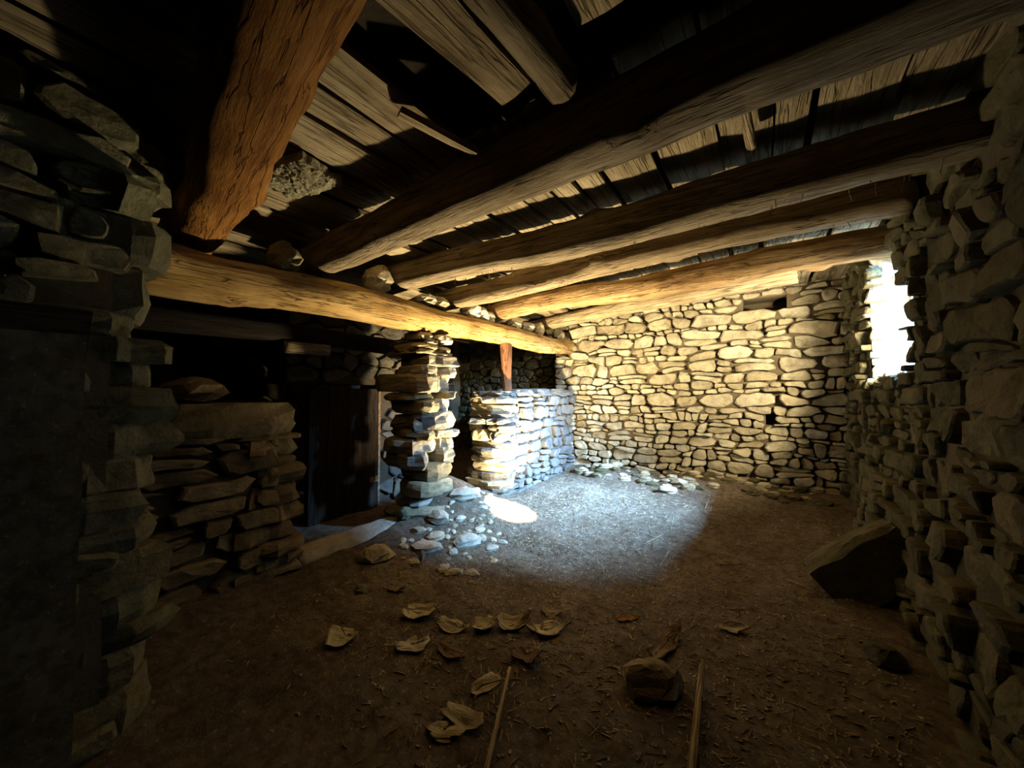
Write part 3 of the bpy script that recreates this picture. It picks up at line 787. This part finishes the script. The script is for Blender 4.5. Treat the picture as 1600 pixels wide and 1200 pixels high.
on_floor('rubble_stone', 'dark lump of stone on the dirt left of the scraps', 'stone', -2.0, 1.3, rock_mesh(0.1, 0.09, 0.06, 'stone_grey', 'rubble_stone', 15), 0.1, None, -0.02)
# slab leaning on the right wall
def slab_block(L, D, T, mat, name):
    vs, fs = [], []
    nx, ny = 8, 6
    def P(i, j, top):
        u, v = i / nx, j / ny
        x = L * u + 0.03 * nzv(v * 3, 1, top); y = D * (v - 0.5) * (1 - 0.25 * u) + 0.03 * nzv(u * 4, v, 3)
        e = min(u, 1 - u, v, 1 - v)
        rnd = 0.025 * (1 if e == 0 else 0)
        return (x, y, (T - rnd if top else rnd) + 0.02 * nzv(u * 4, v * 4, top * 5 + 1))
    for top in (0, 1):
        for j in range(ny + 1):
            for i in range(nx + 1): vs.append(P(i, j, top))
    q = (nx + 1) * (ny + 1); id_ = lambda i, j, t: t * q + j * (nx + 1) + i
    for j in range(ny):
        for i in range(nx):
            fs.append((id_(i, j, 1), id_(i + 1, j, 1), id_(i + 1, j + 1, 1), id_(i, j + 1, 1)))
            fs.append((id_(i, j, 0), id_(i, j + 1, 0), id_(i + 1, j + 1, 0), id_(i + 1, j, 0)))
    for i in range(nx):
        fs.append((id_(i, 0, 0), id_(i + 1, 0, 0), id_(i + 1, 0, 1), id_(i, 0, 1))); fs.append((id_(i, ny, 0), id_(i, ny, 1), id_(i + 1, ny, 1), id_(i + 1, ny, 0)))
    for j in range(ny):
        fs.append((id_(0, j, 0), id_(0, j, 1), id_(0, j + 1, 1), id_(0, j + 1, 0))); fs.append((id_(nx, j, 0), id_(nx, j + 1, 0), id_(nx, j + 1, 1), id_(nx, j, 1)))
    return mesh(name, vs, fs, mat)
on_floor('leaning_slab', 'large flat dark stone slab leaning against the right wall below the window', 'stone', 0.36, 2.86, slab_block(0.5, 0.2, 0.32, 'stone_olive', 'leaning_slab'), 0.1, None, -0.12, 0.0, -0.72)

def flake(lx, ly, curl, mat, name, seed, amp=0.02, th=0.006, n=18, rings=6, pinch=0.0):
    """thin curled scrap with real thickness"""
    rr = random.Random(seed); s = rr.random() * 90
    top, bot = [], []
    def pt(r, a):
        c, sn = math.cos(a), math.sin(a)
        k = 1 + 0.5 * nzv(c * 1.6, sn * 1.6, s) + 0.3 * nzv(c * 4, sn * 4, s)
        if pinch: k *= 1 - pinch * max(0, c) ** 2 * (1 - 0.2 * abs(c)) if abs(sn) > 0.02 else 1
        x, y = c * r * k * lx / 2, sn * r * k * ly / 2
        z = curl * (x / lx * 2) ** 2 * lx * 0.17 + amp * nzv(x * 13 + s, y * 13, s) + amp * 0.5 * nzv(x * 30 + s, y * 30, s) + curl * 0.12 * ly * (r ** 4)
        return x, y, z
    vs = [pt(0, 0)]
    for i in range(1, rings + 1):
        for j in range(n): vs.append(pt(i / rings, 2 * PI * j / n))
    m = len(vs)
    mz = min(v[2] for v in vs)
    vs = [(x, y, z - mz + th) for x, y, z in vs]
    vs += [(x * .985, y * .985, z - th) for x, y, z in vs[:m]]
    fs = []
    for j in range(n):
        k = (j + 1) % n
        fs.append((0, 1 + j, 1 + k)); fs.append((m, m + 1 + k, m + 1 + j))
        for i in range(rings - 1):
            a, b = 1 + i * n, 1 + (i + 1) * n
            fs.append((a + j, b + j, b + k, a + k)); fs.append((m + a + k, m + b + k, m + b + j, m + a + j))
        a = 1 + (rings - 1) * n
        fs.append((a + j, m + a + j, m + a + k, a + k))
    return mesh(name, vs, fs, mat, True)
SCR = 'dry scraps on the dirt floor'
for q, (x, y, lx, ly, rz, curl, lab, mt) in enumerate((
    (-1.56, 1.36, .2, .13, 0.7, 1.0, 'crumpled pale dry scrap, leftmost and largest of the row of scraps', 'leaf_dry'),
    (-1.33, 1.39, .17, .09, 0.3, .7, 'narrow twisted dry scrap right of the large crumpled one', 'leaf_dry'),
    (-1.21, 1.47, .12, .12, 0.9, 1.1, 'knobbly dry scrap in the middle of the row', 'leaf_dry'),
    (-1.1, 1.56, .16, .13, 0.6, 1.3, 'bowl-shaped hollow dry scrap with raised rim in the row', 'leaf_dry'),
    (-1.0, 1.63, .1, .06, 0.6, .5, 'small dry scrap between the hollow one and the pale leaf', 'leaf_dry'),
    (-1.4, 1.18, .17, .11, 0.9, .3, 'flat four-cornered dry scrap in front of the crumpled one', 'leaf_dry'),
    (-1.22, 1.24, .15, .06, 0.1, .6, 'dark narrow curl of bark before the row of scraps', 'wood_brown'),
    (-0.97, 1.18, .14, .06, 1.0, .4, 'small pointed dry scrap near the end of the thin stick', 'leaf_dry'),
    (-0.95, 1.03, .17, .07, 0.2, .6, 'long dry scrap left of the thin stick in the foreground', 'leaf_dry'),
    (-0.96, 0.95, .12, .08, 0.5, .2, 'dull flat scrap just below the long foreground scrap', 'leaf_dry'),
    (-0.64, 1.99, .13, .04, 0.9, .5, 'orange wood chip on the dirt right of the pale leaf', 'wood_orange'),
    (-0.17, 2.18, .13, .06, 0.5, .6, 'yellowish wood chip on the dark floor before the leaning slab', 'wood_pale'),
    (-1.85, 1.43, .09, .05, 0.4, 1.0, 'bright yellow dead leaf left of the crumpled scraps', 'leaf_yellow'),
    (-1.72, 1.02, .14, .12, 0.4, .8, 'dim greenish clump of litter at lower left of the scraps', 'leaf_dry'),
    (-0.42, 1.85, .3, .06, 1.35, .4, 'curved strip of brown bark behind the pointed stone', 'wood_brown'),
    (-0.9, 1.4, .12, .1, 0.3, .5, 'brown scrap lying at the tip of the thin stick', 'wood_brown'),
    (-1.0, 1.8, .1, .08, 0.3, .4, 'dull brown scrap behind the pale leaf', 'wood_plank'))):
    on_floor('dry_scrap', lab, 'scrap', x, y, flake(lx, ly, curl, mt, 'dry_scrap', 100 + q), rz, SCR, -0.006)
lf = on_floor('dry_leaf', 'pale teardrop-shaped dry leaf with a light rim at the right end of the row', 'leaf', -0.91, 1.66, flake(.19, .12, .6, 'leaf_dry', 'dry_leaf', 205, 0.008, pinch=0.7), 0.95, None, 0.0)
timber('stick', (-0.9, 1.28, fz(-.9, 1.28) + .03), (-0.66, 0.75, fz(-.66, .75) + .02), 'thin straight stick pointing away in the centre foreground', 'stick', r0=(.007, .007), r1=(.009, .009), mat='wood_pale', seed=81.0, nseg=14, nr=8)
timber('stick', (-0.25, 1.77, fz(-.25, 1.77) + .05), (-0.2, 1.0, fz(-.2, 1.0) + .02), 'thick straight peeled stick with pale cut end at right foreground', 'stick', r0=(.011, .011), r1=(.015, .015), mat='wood_pale', seed=82.0, nseg=14, nr=10)
for q in range(26):
    x, y = R.uniform(-1.3, 0.3), R.uniform(2.0, 4.2)
    a, L = R.uniform(0, PI), R.uniform(0.08, 0.26)
    x2, y2 = x + L * math.cos(a), y + L * math.sin(a)
    timber('twig', (x, y, fz(x, y) + .006), (x2, y2, fz(x2, y2) + .01), 'thin dry twig lying on the brown floor between slab and lit patch', 'twig', 'twigs on the floor', r0=(.003, .003), r1=(.002, .002), mat='straw', seed=q * 3.0, nseg=5, nr=5)

def litter():
    vs, fs = [], []
    def add(c, L, wd, h, a):
        b = len(vs)
        dx, dy = math.cos(a) * L / 2, math.sin(a) * L / 2; px, py = -math.sin(a) * wd / 2, math.cos(a) * wd / 2
        t = R.uniform(-.3, .3) * L
        for s1, s2, z in ((-1, -1, 0), (-1, 1, 0), (1, 1, 0), (1, -1, 0), (-.8, -.6, h), (-.8, .6, h), (.8, .6, h), (.8, -.6, h)):
            vs.append((c[0] + dx * s1 + px * s2, c[1] + dy * s1 + py * s2, c[2] + z + max(0, t * s1 * .5)))
        for f in ((0, 1, 5, 4), (1, 2, 6, 5), (2, 3, 7, 6), (3, 0, 4, 7), (4, 5, 6, 7)): fs.append(tuple(b + i for i in f))
    for _ in range(9000):
        x, y = R.uniform(-2.18, 0.45), R.triangular(0.6, 4.6, 1.6)
        if R.random() < 0.65: add((x, y, fz(x, y) - .002), R.uniform(.012, .06), R.uniform(.002, .006), R.uniform(.001, .005), R.uniform(0, PI))
        else:
            s = R.uniform(.004, .013); add((x, y, fz(x, y) - .003), s * 1.4, s, s * .6, R.uniform(0, PI))
    o = obj('floor_litter', mesh('floor_litter', vs, fs, 'straw'))
    tag(o, 'straw bits, grit and wood crumbs strewn over the dirt floor', 'litter'); o['kind'] = 'stuff'
litter()
